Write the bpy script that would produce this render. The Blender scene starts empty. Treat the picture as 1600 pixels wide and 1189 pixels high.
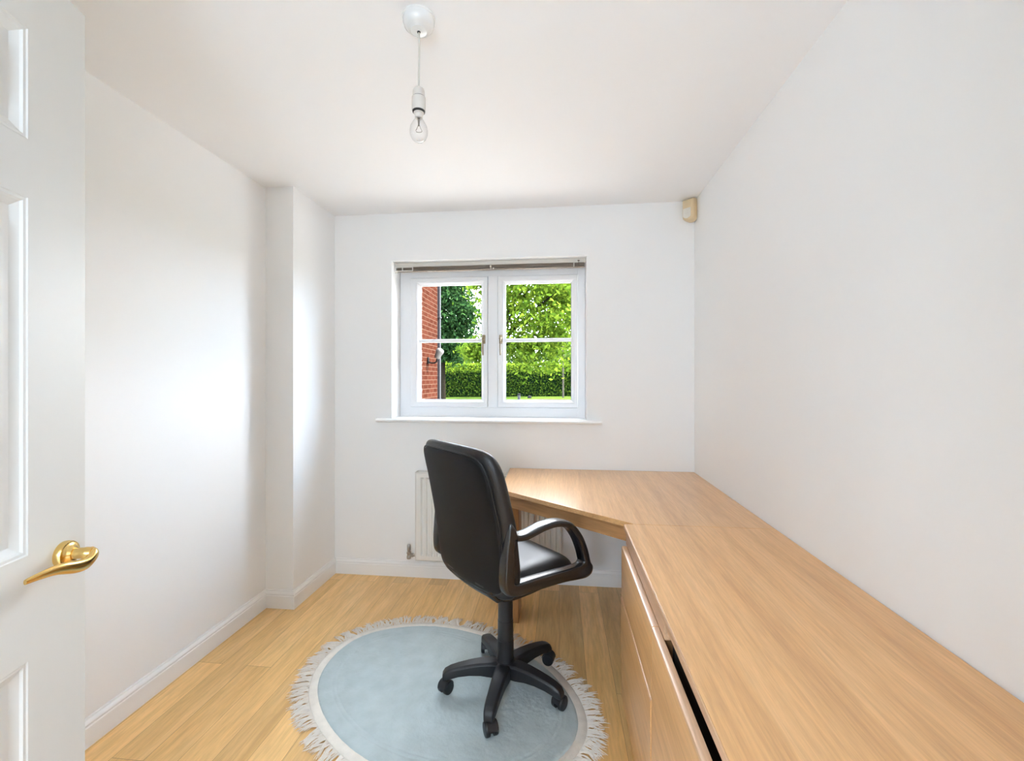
import bpy, bmesh, math, random
from mathutils import Vector, Matrix, noise
from math import radians as R, pi, sin, cos

scene = bpy.context.scene
C = scene.collection
random.seed(7)

# ------------------------------------------------------------------ camera
cam_data = bpy.data.cameras.new('camera')
cam = bpy.data.objects.new('camera', cam_data)
C.objects.link(cam)
cam.location = (0, 0, 1.31)
cam.rotation_euler = (R(90), 0, math.atan(74 / 683))
cam_data.sensor_width = 36
cam_data.lens = 683 / 1600 * 36
cam_data.shift_y = -4.1 / 1600
cam_data.clip_start = 0.02
cam_data.clip_end = 400
scene.camera = cam

# ------------------------------------------------------------------ world, sun, exposure
SKY = 29.5
SUN = 46.0
FILL = 92.0  # strength of the added fill globe behind the viewpoint
FILL_COL = (0.70, 0.85, 1.0)
SKY_COL = (0.94, 0.945, 0.95)
scene.view_settings.view_transform = 'Standard'
scene.view_settings.look = 'None'
scene.view_settings.exposure = 0.15
scene.view_settings.gamma = 1.0
scene.view_settings.use_curve_mapping = False
scene.cycles.use_denoising = True
scene.cycles.max_bounces = 14
scene.cycles.diffuse_bounces = 10
scene.cycles.glossy_bounces = 5
scene.cycles.transmission_bounces = 8
scene.cycles.transparent_max_bounces = 12
scene.cycles.sample_clamp_indirect = 8

world = bpy.data.worlds.new('sky')
scene.world = world
world.use_nodes = True
wt = world.node_tree
wt.nodes.clear()
w_out = wt.nodes.new('ShaderNodeOutputWorld')
w_bg = wt.nodes.new('ShaderNodeBackground')
w_tc = wt.nodes.new('ShaderNodeTexCoord')
w_no = wt.nodes.new('ShaderNodeTexNoise')
w_no.inputs['Scale'].default_value = 3.2
w_no.inputs['Detail'].default_value = 5
w_rp = wt.nodes.new('ShaderNodeValToRGB')
w_rp.color_ramp.elements[0].position = 0.42
w_rp.color_ramp.elements[0].color = (0.60 * SKY_COL[0], 0.78 * SKY_COL[1], SKY_COL[2], 1)
w_rp.color_ramp.elements[1].position = 0.58
w_rp.color_ramp.elements[1].color = (*SKY_COL, 1)
wt.links.new(w_tc.outputs['Generated'], w_no.inputs['Vector'])
wt.links.new(w_no.outputs['Fac'], w_rp.inputs['Fac'])
wt.links.new(w_rp.outputs['Color'], w_bg.inputs['Color'])
w_bg.inputs['Strength'].default_value = SKY
wt.links.new(w_bg.outputs['Background'], w_out.inputs['Surface'])

sun_data = bpy.data.lights.new('sun', 'SUN')
sun = bpy.data.objects.new('sun', sun_data)
C.objects.link(sun)
sun_data.energy = SUN
sun_data.angle = R(1.0)
sun_data.color = (1.0, 0.95, 0.86)
sun_dir = Vector((0.66, 0.06, 0.78)).normalized()       # towards the sun
sun.rotation_euler = sun_dir.to_track_quat('Z', 'Y').to_euler()
sun.location = (6, 6, 12)

# ------------------------------------------------------------------ materials
def mat(name, col, rough=0.5, metal=0.0, spec=0.5, bump=0.0, bscale=100.0, coat=0.0, var=0.0, vscale=5.0, sheen=0.0):
    m = bpy.data.materials.new(name)
    m.use_nodes = True
    nt = m.node_tree
    b = nt.nodes['Principled BSDF']
    b.inputs['Base Color'].default_value = (*col, 1)
    b.inputs['Roughness'].default_value = rough
    b.inputs['Metallic'].default_value = metal
    b.inputs['Specular IOR Level'].default_value = spec
    b.inputs['Coat Weight'].default_value = coat
    b.inputs['Sheen Weight'].default_value = sheen
    tc = nt.nodes.new('ShaderNodeTexCoord')
    if bump:
        n = nt.nodes.new('ShaderNodeTexNoise')
        n.inputs['Scale'].default_value = bscale
        n.inputs['Detail'].default_value = 3
        bp = nt.nodes.new('ShaderNodeBump')
        bp.inputs['Strength'].default_value = bump
        bp.inputs['Distance'].default_value = 0.002
        nt.links.new(tc.outputs['Object'], n.inputs['Vector'])
        nt.links.new(n.outputs['Fac'], bp.inputs['Height'])
        nt.links.new(bp.outputs['Normal'], b.inputs['Normal'])
    if var:
        n = nt.nodes.new('ShaderNodeTexNoise')
        n.inputs['Scale'].default_value = vscale
        n.inputs['Detail'].default_value = 4
        rp = nt.nodes.new('ShaderNodeValToRGB')
        rp.color_ramp.elements[0].position = 0.3
        rp.color_ramp.elements[1].position = 0.7
        rp.color_ramp.elements[0].color = (*[c * (1 - var) for c in col], 1)
        rp.color_ramp.elements[1].color = (*[min(1, c * (1 + var)) for c in col], 1)
        nt.links.new(tc.outputs['Object'], n.inputs['Vector'])
        nt.links.new(n.outputs['Fac'], rp.inputs['Fac'])
        nt.links.new(rp.outputs['Color'], b.inputs['Base Color'])
    return m


def wood(name, dark, mid, light, stretch, rough=0.4, spec=0.45, planks=None, coat=0.0, fine=1.0, contrast=0.25, scale=1.0):
    """procedural oak; stretch = texture scale per axis (small along the grain)"""
    m = bpy.data.materials.new(name)
    m.use_nodes = True
    nt = m.node_tree
    L = nt.links
    b = nt.nodes['Principled BSDF']
    b.inputs['Roughness'].default_value = rough
    b.inputs['Specular IOR Level'].default_value = spec
    b.inputs['Coat Weight'].default_value = coat
    b.inputs['Coat Roughness'].default_value = 0.2
    tc = nt.nodes.new('ShaderNodeTexCoord')
    src = tc.outputs['Object']
    brick = None
    if planks:
        wdt, ln = planks
        mp0 = nt.nodes.new('ShaderNodeMapping')
        mp0.inputs['Rotation'].default_value = (0, 0, R(90))
        L.new(src, mp0.inputs['Vector'])
        brick = nt.nodes.new('ShaderNodeTexBrick')
        brick.offset = 0.37
        brick.offset_frequency = 2
        brick.inputs['Scale'].default_value = 1.0
        brick.inputs['Brick Width'].default_value = ln
        brick.inputs['Row Height'].default_value = wdt
        brick.inputs['Mortar Size'].default_value = 0.0007
        brick.inputs['Mortar Smooth'].default_value = 0.2
        brick.inputs['Color1'].default_value = (0, 0, 0, 1)
        brick.inputs['Color2'].default_value = (1, 1, 1, 1)
        brick.inputs['Mortar'].default_value = (0.5, 0.5, 0.5, 1)
        L.new(mp0.outputs['Vector'], brick.inputs['Vector'])
        sc = nt.nodes.new('ShaderNodeVectorMath')
        sc.operation = 'MULTIPLY_ADD'
        L.new(brick.outputs['Color'], sc.inputs[0])
        sc.inputs[1].default_value = (7.3, 5.1, 3.7)
        L.new(src, sc.inputs[2])
        src = sc.outputs['Vector']
    mp = nt.nodes.new('ShaderNodeMapping')
    mp.inputs['Scale'].default_value = stretch
    L.new(src, mp.inputs['Vector'])
    n1 = nt.nodes.new('ShaderNodeTexNoise')
    n1.inputs['Scale'].default_value = 2.2 * scale
    n1.inputs['Detail'].default_value = 5
    n1.inputs['Distortion'].default_value = 0.9
    L.new(mp.outputs['Vector'], n1.inputs['Vector'])
    rp = nt.nodes.new('ShaderNodeValToRGB')
    e = rp.color_ramp.elements
    e[0].position = 0.28
    e[0].color = (*dark, 1)
    e[1].position = 0.72
    e[1].color = (*light, 1)
    x = e.new(0.5)
    x.color = (*mid, 1)
    L.new(n1.outputs['Fac'], rp.inputs['Fac'])
    n2 = nt.nodes.new('ShaderNodeTexNoise')
    n2.inputs['Scale'].default_value = 11 * scale * fine
    n2.inputs['Detail'].default_value = 6
    n2.inputs['Roughness'].default_value = 0.65
    n2.inputs['Distortion'].default_value = 0.3
    L.new(mp.outputs['Vector'], n2.inputs['Vector'])
    mr = nt.nodes.new('ShaderNodeMapRange')
    mr.inputs['From Min'].default_value = 0.35
    mr.inputs['From Max'].default_value = 0.65
    mr.inputs['To Min'].default_value = 1 - contrast
    mr.inputs['To Max'].default_value = 1 + contrast * 0.5
    L.new(n2.outputs['Fac'], mr.inputs['Value'])
    mx = nt.nodes.new('ShaderNodeMix')
    mx.data_type = 'RGBA'
    mx.blend_type = 'MULTIPLY'
    mx.inputs['Factor'].default_value = 1.0
    L.new(rp.outputs['Color'], mx.inputs['A'])
    L.new(mr.outputs['Result'], mx.inputs['B'])
    outc = mx.outputs['Result']
    if brick:
        mr2 = nt.nodes.new('ShaderNodeMapRange')
        mr2.inputs['To Min'].default_value = 0.80
        mr2.inputs['To Max'].default_value = 1.13
        L.new(brick.outputs['Color'], mr2.inputs['Value'])
        m2 = nt.nodes.new('ShaderNodeMix')
        m2.data_type = 'RGBA'
        m2.blend_type = 'MULTIPLY'
        m2.inputs['Factor'].default_value = 1.0
        L.new(outc, m2.inputs['A'])
        L.new(mr2.outputs['Result'], m2.inputs['B'])
        m3 = nt.nodes.new('ShaderNodeMix')
        m3.data_type = 'RGBA'
        L.new(brick.outputs['Fac'], m3.inputs['Factor'])
        L.new(m2.outputs['Result'], m3.inputs['A'])
        m3.inputs['B'].default_value = (*[c * 0.35 for c in dark], 1)
        outc = m3.outputs['Result']
    L.new(outc, b.inputs['Base Color'])
    bp = nt.nodes.new('ShaderNodeBump')
    bp.inputs['Strength'].default_value = 0.12
    bp.inputs['Distance'].default_value = 0.001
    L.new(n2.outputs['Fac'], bp.inputs['Height'])
    L.new(bp.outputs['Normal'], b.inputs['Normal'])
    return m


def leaf_mat(name, cols, trans=0.45):
    m = bpy.data.materials.new(name)
    m.use_nodes = True
    nt = m.node_tree
    L = nt.links
    nt.nodes.clear()
    out = nt.nodes.new('ShaderNodeOutputMaterial')
    geo = nt.nodes.new('ShaderNodeNewGeometry')
    rp = nt.nodes.new('ShaderNodeValToRGB')
    e = rp.color_ramp.elements
    e[0].color = (*cols[0], 1)
    e[1].color = (*cols[-1], 1)
    for i, c in enumerate(cols[1:-1]):
        x = e.new((i + 1) / (len(cols) - 1))
        x.color = (*c, 1)
    L.new(geo.outputs['Random Per Island'], rp.inputs['Fac'])
    d = nt.nodes.new('ShaderNodeBsdfDiffuse')
    t = nt.nodes.new('ShaderNodeBsdfTranslucent')
    mx = nt.nodes.new('ShaderNodeMixShader')
    mx.inputs['Fac'].default_value = trans
    L.new(rp.outputs['Color'], d.inputs['Color'])
    L.new(rp.outputs['Color'], t.inputs['Color'])
    L.new(d.outputs[0], mx.inputs[1])
    L.new(t.outputs[0], mx.inputs[2])
    L.new(mx.outputs[0], out.inputs['Surface'])
    return m


def glass_mat(name, refl=0.06, tint=(1, 1, 1)):
    m = bpy.data.materials.new(name)
    m.use_nodes = True
    nt = m.node_tree
    nt.nodes.clear()
    out = nt.nodes.new('ShaderNodeOutputMaterial')
    tr = nt.nodes.new('ShaderNodeBsdfTransparent')
    tr.inputs['Color'].default_value = (*tint, 1)
    gl = nt.nodes.new('ShaderNodeBsdfGlossy')
    gl.inputs['Roughness'].default_value = 0.02
    lw = nt.nodes.new('ShaderNodeLayerWeight')
    lw.inputs['Blend'].default_value = refl
    mx = nt.nodes.new('ShaderNodeMixShader')
    nt.links.new(lw.outputs['Facing'], mx.inputs['Fac'])
    nt.links.new(tr.outputs[0], mx.inputs[1])
    nt.links.new(gl.outputs[0], mx.inputs[2])
    nt.links.new(mx.outputs[0], out.inputs['Surface'])
    return m


def brick_mat():
    m = bpy.data.materials.new('red_brick')
    m.use_nodes = True
    nt = m.node_tree
    L = nt.links
    b = nt.nodes['Principled BSDF']
    b.inputs['Roughness'].default_value = 1.0
    b.inputs['Specular IOR Level'].default_value = 0.0
    tc = nt.nodes.new('ShaderNodeTexCoord')
    sp = nt.nodes.new('ShaderNodeSeparateXYZ')
    ad = nt.nodes.new('ShaderNodeMath')
    ad.operation = 'ADD'
    cb = nt.nodes.new('ShaderNodeCombineXYZ')
    L.new(tc.outputs['Object'], sp.inputs[0])
    L.new(sp.outputs['X'], ad.inputs[0])
    L.new(sp.outputs['Y'], ad.inputs[1])
    L.new(ad.outputs[0], cb.inputs['X'])
    L.new(sp.outputs['Z'], cb.inputs['Y'])
    br = nt.nodes.new('ShaderNodeTexBrick')
    br.inputs['Scale'].default_value = 1
    br.inputs['Brick Width'].default_value = 0.225
    br.inputs['Row Height'].default_value = 0.075
    br.inputs['Mortar Size'].default_value = 0.006
    br.inputs['Mortar Smooth'].default_value = 0.1
    br.inputs['Color1'].default_value = (0.017, 0.0052, 0.0032, 1)
    br.inputs['Color2'].default_value = (0.024, 0.0078, 0.0048, 1)
    br.inputs['Mortar'].default_value = (0.038, 0.021, 0.0145, 1)
    L.new(cb.outputs[0], br.inputs['Vector'])
    L.new(br.outputs['Color'], b.inputs['Base Color'])
    return m


M = {}
M['wall'] = mat('white_wall_paint', (0.90, 0.90, 0.895), 0.75, spec=0.25, bump=0.05, bscale=350)
M['ceil'] = mat('white_ceiling_paint', (0.91, 0.91, 0.915), 0.85, spec=0.2)
M['gloss'] = mat('white_gloss_paint', (0.88, 0.88, 0.875), 0.32, spec=0.5)
M['door'] = mat('white_satin_door_paint', (0.72, 0.715, 0.69), 0.4, spec=0.45, bump=0.05, bscale=60)
M['upvc'] = mat('white_upvc', (0.89, 0.90, 0.92), 0.28)
M['seal'] = mat('grey_gasket', (0.25, 0.26, 0.28), 0.6)
M['rad'] = mat('radiator_enamel', (0.80, 0.78, 0.735), 0.35)
M['brass'] = mat('polished_brass', (0.80, 0.55, 0.20), 0.22, metal=1.0)
M['hbrass'] = mat('aged_brass', (0.27, 0.21, 0.13), 0.35, metal=0.9)
M['chrome'] = mat('chrome', (0.6, 0.6, 0.6), 0.25, metal=1.0)
M['copper'] = mat('dull_metal', (0.45, 0.42, 0.38), 0.4, metal=0.9)
M['floor'] = wood('oak_floor', (0.66, 0.39, 0.14), (0.75, 0.465, 0.185), (0.82, 0.53, 0.23), (5.0, 0.45, 1), 0.34, planks=(0.118, 1.35), coat=0.2, contrast=0.16, fine=1.6)
M['carpet'] = mat('grey_bounce_carpet', (0.55, 0.55, 0.56), 0.95, spec=0.1, bump=0.6, bscale=300)
M['deskY'] = wood('oak_veneer_lengthways', (0.58, 0.315, 0.13), (0.66, 0.375, 0.16), (0.72, 0.425, 0.195), (7.0, 0.35, 7.0), 0.33, contrast=0.15, coat=0.35, fine=2.0)
M['deskX'] = wood('oak_veneer_crossways', (0.58, 0.315, 0.13), (0.66, 0.375, 0.16), (0.72, 0.425, 0.195), (7.0, 0.35, 7.0), 0.28, contrast=0.15, coat=0.6, fine=2.0)
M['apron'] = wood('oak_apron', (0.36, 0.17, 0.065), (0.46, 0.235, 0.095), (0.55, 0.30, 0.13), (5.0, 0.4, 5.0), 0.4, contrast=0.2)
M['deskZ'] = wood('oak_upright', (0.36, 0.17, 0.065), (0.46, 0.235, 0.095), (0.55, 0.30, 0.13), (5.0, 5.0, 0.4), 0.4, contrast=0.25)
M['lip'] = wood('oak_lipping', (0.48, 0.27, 0.15), (0.60, 0.37, 0.22), (0.68, 0.45, 0.28), (7.0, 0.35, 7.0), 0.35, contrast=0.2)
M['hole'] = mat('shaded_carcass_board', (0.05, 0.035, 0.025), 0.8)
M['vinyl'] = mat('black_leatherette', (0.0065, 0.006, 0.0065), 0.42, spec=0.5, bump=0.35, bscale=420)
M['vinyl2'] = mat('black_leatherette_panel', (0.0035, 0.0035, 0.0045), 0.5, spec=0.22, bump=0.25, bscale=420)
M['plastic'] = mat('black_plastic', (0.006, 0.006, 0.0075), 0.27, spec=0.75)
M['base'] = mat('black_nylon', (0.009, 0.0095, 0.012), 0.45, spec=0.5, bump=0.1, bscale=500)
M['pile'] = mat('pale_blue_wool', (0.43, 0.505, 0.52), 0.95, spec=0.1, bump=0.8, bscale=90, var=0.07, vscale=14, sheen=0.3)
M['cream'] = mat('cream_wool', (0.74, 0.70, 0.635), 0.95, spec=0.1, bump=0.5, bscale=220, var=0.06, vscale=30)
M['fringe'] = mat('cream_cotton_fringe', (0.80, 0.75, 0.68), 0.9, spec=0.1)
M['porc'] = mat('white_glossy_plastic', (0.80, 0.80, 0.79), 0.18)
M['cord'] = mat('white_cord', (0.60, 0.58, 0.54), 0.5)
M['holder'] = mat('aged_white_plastic', (0.66, 0.62, 0.57), 0.4)
M['dark'] = mat('dark_gap', (0.02, 0.018, 0.016), 0.6)
M['bulb'] = glass_mat('clear_bulb_glass', 0.25)
M['pane'] = glass_mat('window_glass', 0.04)
M['filament'] = mat('filament_wire', (0.2, 0.17, 0.14), 0.4, metal=0.8)
M['pir'] = mat('cream_plastic', (0.70, 0.55, 0.34), 0.4)
M['lens'] = mat('milky_lens', (0.80, 0.76, 0.68), 0.35)
M['blind'] = mat('beige_grey_slats', (0.19, 0.15, 0.115), 0.4)
M['rail'] = mat('pale_headrail', (0.62, 0.60, 0.55), 0.35)
M['clear'] = mat('clear_plastic', (0.75, 0.72, 0.68), 0.2)
M['brick'] = brick_mat()
M['pipe'] = mat('grey_downpipe', (0.02, 0.02, 0.022), 0.7, spec=0.1)
M['black'] = mat('black_iron', (0.003, 0.003, 0.003), 0.7, spec=0.05)
M['lampglass'] = mat('frosted_lamp_glass', (0.06, 0.058, 0.055), 0.5, spec=0.1)
M['bark'] = mat('brown_bark', (0.008, 0.007, 0.005), 1.0, spec=0.0, var=0.3, vscale=20)
M['palebark'] = mat('pale_bark', (0.028, 0.026, 0.020), 1.0, spec=0.0, var=0.3, vscale=8)
M['grass'] = mat('lawn_grass', (0.022, 0.034, 0.006), 1.0, spec=0.0, var=0.35, vscale=1.3)
M['path'] = mat('sandy_path', (0.032, 0.027, 0.015), 1.0, spec=0.0, var=0.1, vscale=4)
M['bounce_paving'] = mat('pale_bounce_paving', (0.50, 0.48, 0.45), 0.85, var=0.1, vscale=3)
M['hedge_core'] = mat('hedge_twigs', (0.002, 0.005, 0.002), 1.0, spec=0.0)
M['leaf_dark'] = leaf_mat('dark_green_leaf', [(0.006, 0.015, 0.006), (0.010, 0.027, 0.009), (0.024, 0.055, 0.015)], 0.3)
M['leaf_bright'] = leaf_mat('bright_green_leaf', [(0.022, 0.045, 0.005), (0.05, 0.085, 0.008), (0.10, 0.14, 0.014)], 0.5)
M['leaf_mid'] = leaf_mat('mid_green_leaf', [(0.018, 0.035, 0.010), (0.035, 0.06, 0.014), (0.06, 0.09, 0.022)], 0.4)
M['leaf_hedge'] = leaf_mat('hedge_leaf', [(0.008, 0.018, 0.004), (0.018, 0.036, 0.005), (0.038, 0.060, 0.007)], 0.35)

M['leaf_sunlit_shoot'] = leaf_mat('lime_sunlit_young_leaf', [(0.03, 0.055, 0.005), (0.06, 0.095, 0.008), (0.10, 0.14, 0.012)], 0.5)  # lime of new growth, brightened to carry the sunlight on the hedge top

# ------------------------------------------------------------------ helpers
def tag(o, label=None, cat=None, group=None, kind=None):
    if label: o['label'] = label
    if cat: o['category'] = cat
    if group: o['group'] = group
    if kind: o['kind'] = kind
    return o


def empty(name, loc=(0, 0, 0), rz=0.0):
    o = bpy.data.objects.new(name, None)
    C.objects.link(o)
    o.location = loc
    o.rotation_euler = (0, 0, rz)
    o.empty_display_size = 0.1
    return o


def obj(name, bm, m, parent=None, smooth=True, bevel=0.0, seg=2, angle=35, loc=None, subsurf=0):
    bmesh.ops.remove_doubles(bm, verts=bm.verts, dist=1e-6)
    bmesh.ops.recalc_face_normals(bm, faces=bm.faces)
    me = bpy.data.meshes.new(name)
    bm.to_mesh(me)
    bm.free()
    o = bpy.data.objects.new(name, me)
    C.objects.link(o)
    me.materials.append(m)
    if loc: o.location = loc
    if smooth:
        me.polygons.foreach_set('use_smooth', [True] * len(me.polygons))
        try:
            me.set_sharp_from_angle(angle=R(angle))
        except Exception:
            pass
    if bevel:
        b = o.modifiers.new('bevel', 'BEVEL')
        b.width = bevel
        b.segments = seg
        b.limit_method = 'ANGLE'
        b.angle_limit = R(40)
        b.harden_normals = True
    if subsurf:
        s_ = o.modifiers.new('sub', 'SUBSURF')
        s_.levels = s_.render_levels = subsurf
    if parent: o.parent = parent
    return o


def box(bm, x0, x1, y0, y1, z0, z1, mtx=None):
    vs = [bm.verts.new(Vector((x, y, z)) if mtx is None else mtx @ Vector((x, y, z)))
          for x in (x0, x1) for y in (y0, y1) for z in (z0, z1)]
    for f in ((0, 1, 3, 2), (4, 6, 7, 5), (0, 4, 5, 1), (2, 3, 7, 6), (0, 2, 6, 4), (1, 5, 7, 3)):
        bm.faces.new([vs[i] for i in f])
    return bm


def boxes(*bs):
    bm = bmesh.new()
    for b in bs: box(bm, *b)
    return bm


def prism(bm, pts, z0, z1):
    lo = [bm.verts.new((x, y, z0)) for x, y in pts]
    hi = [bm.verts.new((x, y, z1)) for x, y in pts]
    bm.faces.new(lo[::-1])
    bm.faces.new(hi)
    n = len(pts)
    for i in range(n):
        j = (i + 1) % n
        bm.faces.new((lo[i], lo[j], hi[j], hi[i]))
    return bm


def lathe(bm, prof, n=32, mtx=None):
    """prof: (r, z) list; around local z"""
    mtx = mtx or Matrix()
    rings = []
    for r, z in prof:
        if r < 1e-6:
            rings.append([bm.verts.new(mtx @ Vector((0, 0, z)))])
        else:
            rings.append([bm.verts.new(mtx @ Vector((r * cos(2 * pi * k / n), r * sin(2 * pi * k / n), z))) for k in range(n)])
    for a, b in zip(rings, rings[1:]):
        for k in range(n):
            k2 = (k + 1) % n
            if len(a) == 1 and len(b) == 1: continue
            if len(a) == 1: bm.faces.new((a[0], b[k], b[k2]))
            elif len(b) == 1: bm.faces.new((a[k], b[0], a[k2]))
            else: bm.faces.new((a[k], b[k], b[k2], a[k2]))
    for rg in (rings[0], rings[-1]):
        if len(rg) > 1: bm.faces.new(rg)
    return bm


def tube(bm, path, rad, n=10, cap=True, flat=1.0):
    """round (or flattened) sweep along a polyline; rad number or list"""
    path = [Vector(p) for p in path]
    rad = rad if isinstance(rad, (list, tuple)) else [rad] * len(path)
    t0 = (path[1] - path[0]).normalized()
    up = Vector((0, 0, 1)) if abs(t0.z) < 0.9 else Vector((1, 0, 0))
    side = t0.cross(up).normalized()
    rings = []
    for i, p in enumerate(path):
        t = (path[min(i + 1, len(path) - 1)] - path[max(i - 1, 0)]).normalized()
        side = (side - t * side.dot(t)).normalized()
        u = side.cross(t)
        rings.append([bm.verts.new(p + rad[i] * (cos(2 * pi * k / n) * side + flat * sin(2 * pi * k / n) * u)) for k in range(n)])
    for a, b in zip(rings, rings[1:]):
        for k in range(n):
            bm.faces.new((a[k], a[(k + 1) % n], b[(k + 1) % n], b[k]))
    if cap:
        bm.faces.new(rings[0][::-1])
        bm.faces.new(rings[-1])
    return bm


def loft(bm, sections):
    rings = [[bm.verts.new(v) for v in s] for s in sections]
    n = len(rings[0])
    for a, b in zip(rings, rings[1:]):
        for k in range(n):
            bm.faces.new((a[k], a[(k + 1) % n], b[(k + 1) % n], b[k]))
    bm.faces.new(rings[0][::-1])
    bm.faces.new(rings[-1])
    return bm


def rect_ring(bm, x0, x1, z0, z1, prof):
    """closed frame around a rectangle in the XZ plane; prof = closed list of (inset, y)"""
    loops = []
    for ins, y in prof:
        loops.append([bm.verts.new(v) for v in ((x0 + ins, y, z0 + ins), (x1 - ins, y, z0 + ins), (x1 - ins, y, z1 - ins), (x0 + ins, y, z1 - ins))])
    n = len(loops)
    for i in range(n):
        a, b = loops[i], loops[(i + 1) % n]
        for k in range(4):
            bm.faces.new((a[k], a[(k + 1) % 4], b[(k + 1) % 4], b[k]))
    return bm


def spline(pts, k=6, closed=False):
    pts = [Vector(p) for p in pts]
    n = len(pts)
    out = []
    rng = range(n) if closed else range(n - 1)
    for i in rng:
        if closed:
            p0, p1, p2, p3 = pts[(i - 1) % n], pts[i], pts[(i + 1) % n], pts[(i + 2) % n]
        else:
            p0, p1, p2, p3 = pts[max(i - 1, 0)], pts[i], pts[i + 1], pts[min(i + 2, n - 1)]
        for j in range(k):
            t = j / k
            out.append(0.5 * ((2 * p1) + (p2 - p0) * t + (2 * p0 - 5 * p1 + 4 * p2 - p3) * t * t + (3 * p1 - p0 - 3 * p2 + p3) * t ** 3))
    if not closed: out.append(pts[-1])
    return out


def copy_tree(o, parent=None):
    c = o.copy()
    C.objects.link(c)
    c.parent = parent
    for ch in [q for q in bpy.data.objects if q.parent == o]:
        copy_tree(ch, c)
    return c


def struct(name, bm, m, **k):
    return tag(obj(name, bm, m, **k), kind='structure')

# ------------------------------------------------------------------ the room
XL, XP, XR, YB, YP, YF, H = -1.673, -1.505, 0.828, 2.80, 2.338, -0.10, 2.40
WX0, WX1, WZ0, WZ1 = -1.107, 0.173, 1.04, 2.085         # window opening
DX0, DX1, DZ = -0.668, 0.190, 1.995                      # doorway
HY = -1.45                                               # far side of the hallway

struct('floor', boxes((XL - .6, XR + .5, YF - .05, YB + .02, -0.08, 0.0)), M['floor'], smooth=False)
struct('floor', boxes((XL - .6, XR + .5, HY - .1, YF - .05, -0.08, 0.0)), M['carpet'], smooth=False)  # unseen hallway floor, made grey to keep its bounced light neutral
struct('ceiling', boxes((XL - .6, XR + .5, HY - .1, YB + .02, H, H + 0.08)), M['ceil'], smooth=False)
struct('wall_left', boxes((XL - .12, XL, YF, YB, 0, H), (XL, XP, YP, YB, 0, H)), M['wall'], smooth=False)
struct('wall_right', boxes((XR, XR + .12, YF, YB, 0, H)), M['wall'], smooth=False)
struct('wall_back', boxes((XL - .12, WX0, YB, YB + .28, 0, H), (WX1, XR + .12, YB, YB + .28, 0, H),
                          (WX0, WX1, YB, YB + .28, 0, WZ0), (WX0, WX1, YB, YB + .28, WZ1, H)), M['wall'], smooth=False)
struct('wall_front', boxes((XL - .12, DX0, YF - .1, YF, 0, H), (DX1, XR + .12, YF - .1, YF, 0, H),
                           (DX0, DX1, YF - .1, YF, DZ, H)), M['wall'], smooth=False)
struct('wall_hallway', boxes((XL - .6, XL - .5, HY, YF - .1, 0, H), (XR + .4, XR + .5, HY, YF - .1, 0, H),
                             (XL - .6, XR + .5, HY - .1, HY, 0, H), (XL - .6, XL - .12, YF - .1, YF, 0, H),
                             (XR + .12, XR + .5, YF - .1, YF, 0, H)), M['wall'], smooth=False)
struct('wall_outside', boxes((-2.2, WX0, YB + .285, YB + .385, -.1, 5.4), (WX1, 5.0, YB + .285, YB + .385, -.1, 5.4),
                             (WX0, WX1, YB + .285, YB + .385, -.1, WZ0 - .02), (WX0, WX1, YB + .285, YB + .385, WZ1, 5.4)), M['brick'], smooth=False)


def skirt(name, path):
    """moulded skirting swept along the floor line; the room is on the right of the path"""
    prof = [(0, 0), (.015, 0), (.015, .070), (.0125, .074), (.0125, .078), (.0135, .081), (.011, .088), (.0065, .094), (.0055, .100), (0, .101)]
    P = [Vector((x, y, 0)) for x, y in path]
    bm = bmesh.new()
    secs = []
    for i, p in enumerate(P):
        d0 = (P[i] - P[i - 1]).normalized() if i else (P[1] - P[0]).normalized()
        d1 = (P[i + 1] - P[i]).normalized() if i < len(P) - 1 else d0
        n0, n1 = Vector((d0.y, -d0.x, 0)), Vector((d1.y, -d1.x, 0))
        b = (n0 + n1)
        b = b / max(1e-6, b.dot(n0))
        secs.append([p + b * o_ + Vector((0, 0, z)) for o_, z in prof])
    loft(bm, secs)
    return struct(name, bm, M['gloss'], smooth=True, angle=25)


skirt('baseboard_left', [(XL, YF), (XL, YP), (XP, YP), (XP, YB)])
skirt('baseboard_back', [(XP + .0151, YB), (XR, YB)])
skirt('baseboard_right', [(XR, YB - .016), (XR, YF)])

# doorway lining and architrave
bm = boxes((DX0, DX0 + .012, YF - .11, YF + .002, 0, DZ), (DX1 - .012, DX1, YF - .11, YF + .002, 0, DZ), (DX0 + .012, DX1 - .012, YF - .11, YF + .002, DZ - .012, DZ))
struct('trim_1', bm, M['gloss'], bevel=.002)
bm = boxes((DX0 - .065, DX0, YF, YF + .014, 0, DZ + .06), (DX1, DX1 + .055, YF, YF + .014, 0, DZ + .06), (DX0, DX1, YF, YF + .014, DZ, DZ + .06))
struct('trim_2', bm, M['gloss'], bevel=.004)

# added fill light: unseen glowing globe on a stand, behind the viewpoint
lm = bpy.data.materials.new('fill_glow')
lm.use_nodes = True
lb = lm.node_tree.nodes['Principled BSDF']
lb.inputs['Base Color'].default_value = (.9, .9, .88, 1)
lb.inputs['Emission Color'].default_value = (*FILL_COL, 1)
lb.inputs['Emission Strength'].default_value = FILL
hl = empty('fill_globe', (-.30, -.95, 0))
tag(hl, 'added fill light, a glowing globe on a stand, unseen in the hallway', 'lamp')
bm = bmesh.new()
lathe(bm, [(0, 0), (.15, 0), (.15, .012), (.12, .022), (.02, .03), (0, .03)], 40)
obj('base', bm, M['porc'], hl)
bm = bmesh.new()
lathe(bm, [(.011, .025), (.011, 1.37)], 16)
obj('pole', bm, M['porc'], hl)
bm = bmesh.new()
lathe(bm, [(0, 1.36)] + [(.15 * sin(pi * k / 16), 1.51 - .15 * cos(pi * k / 16)) for k in range(1, 16)] + [(0, 1.66)], 40)
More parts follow.
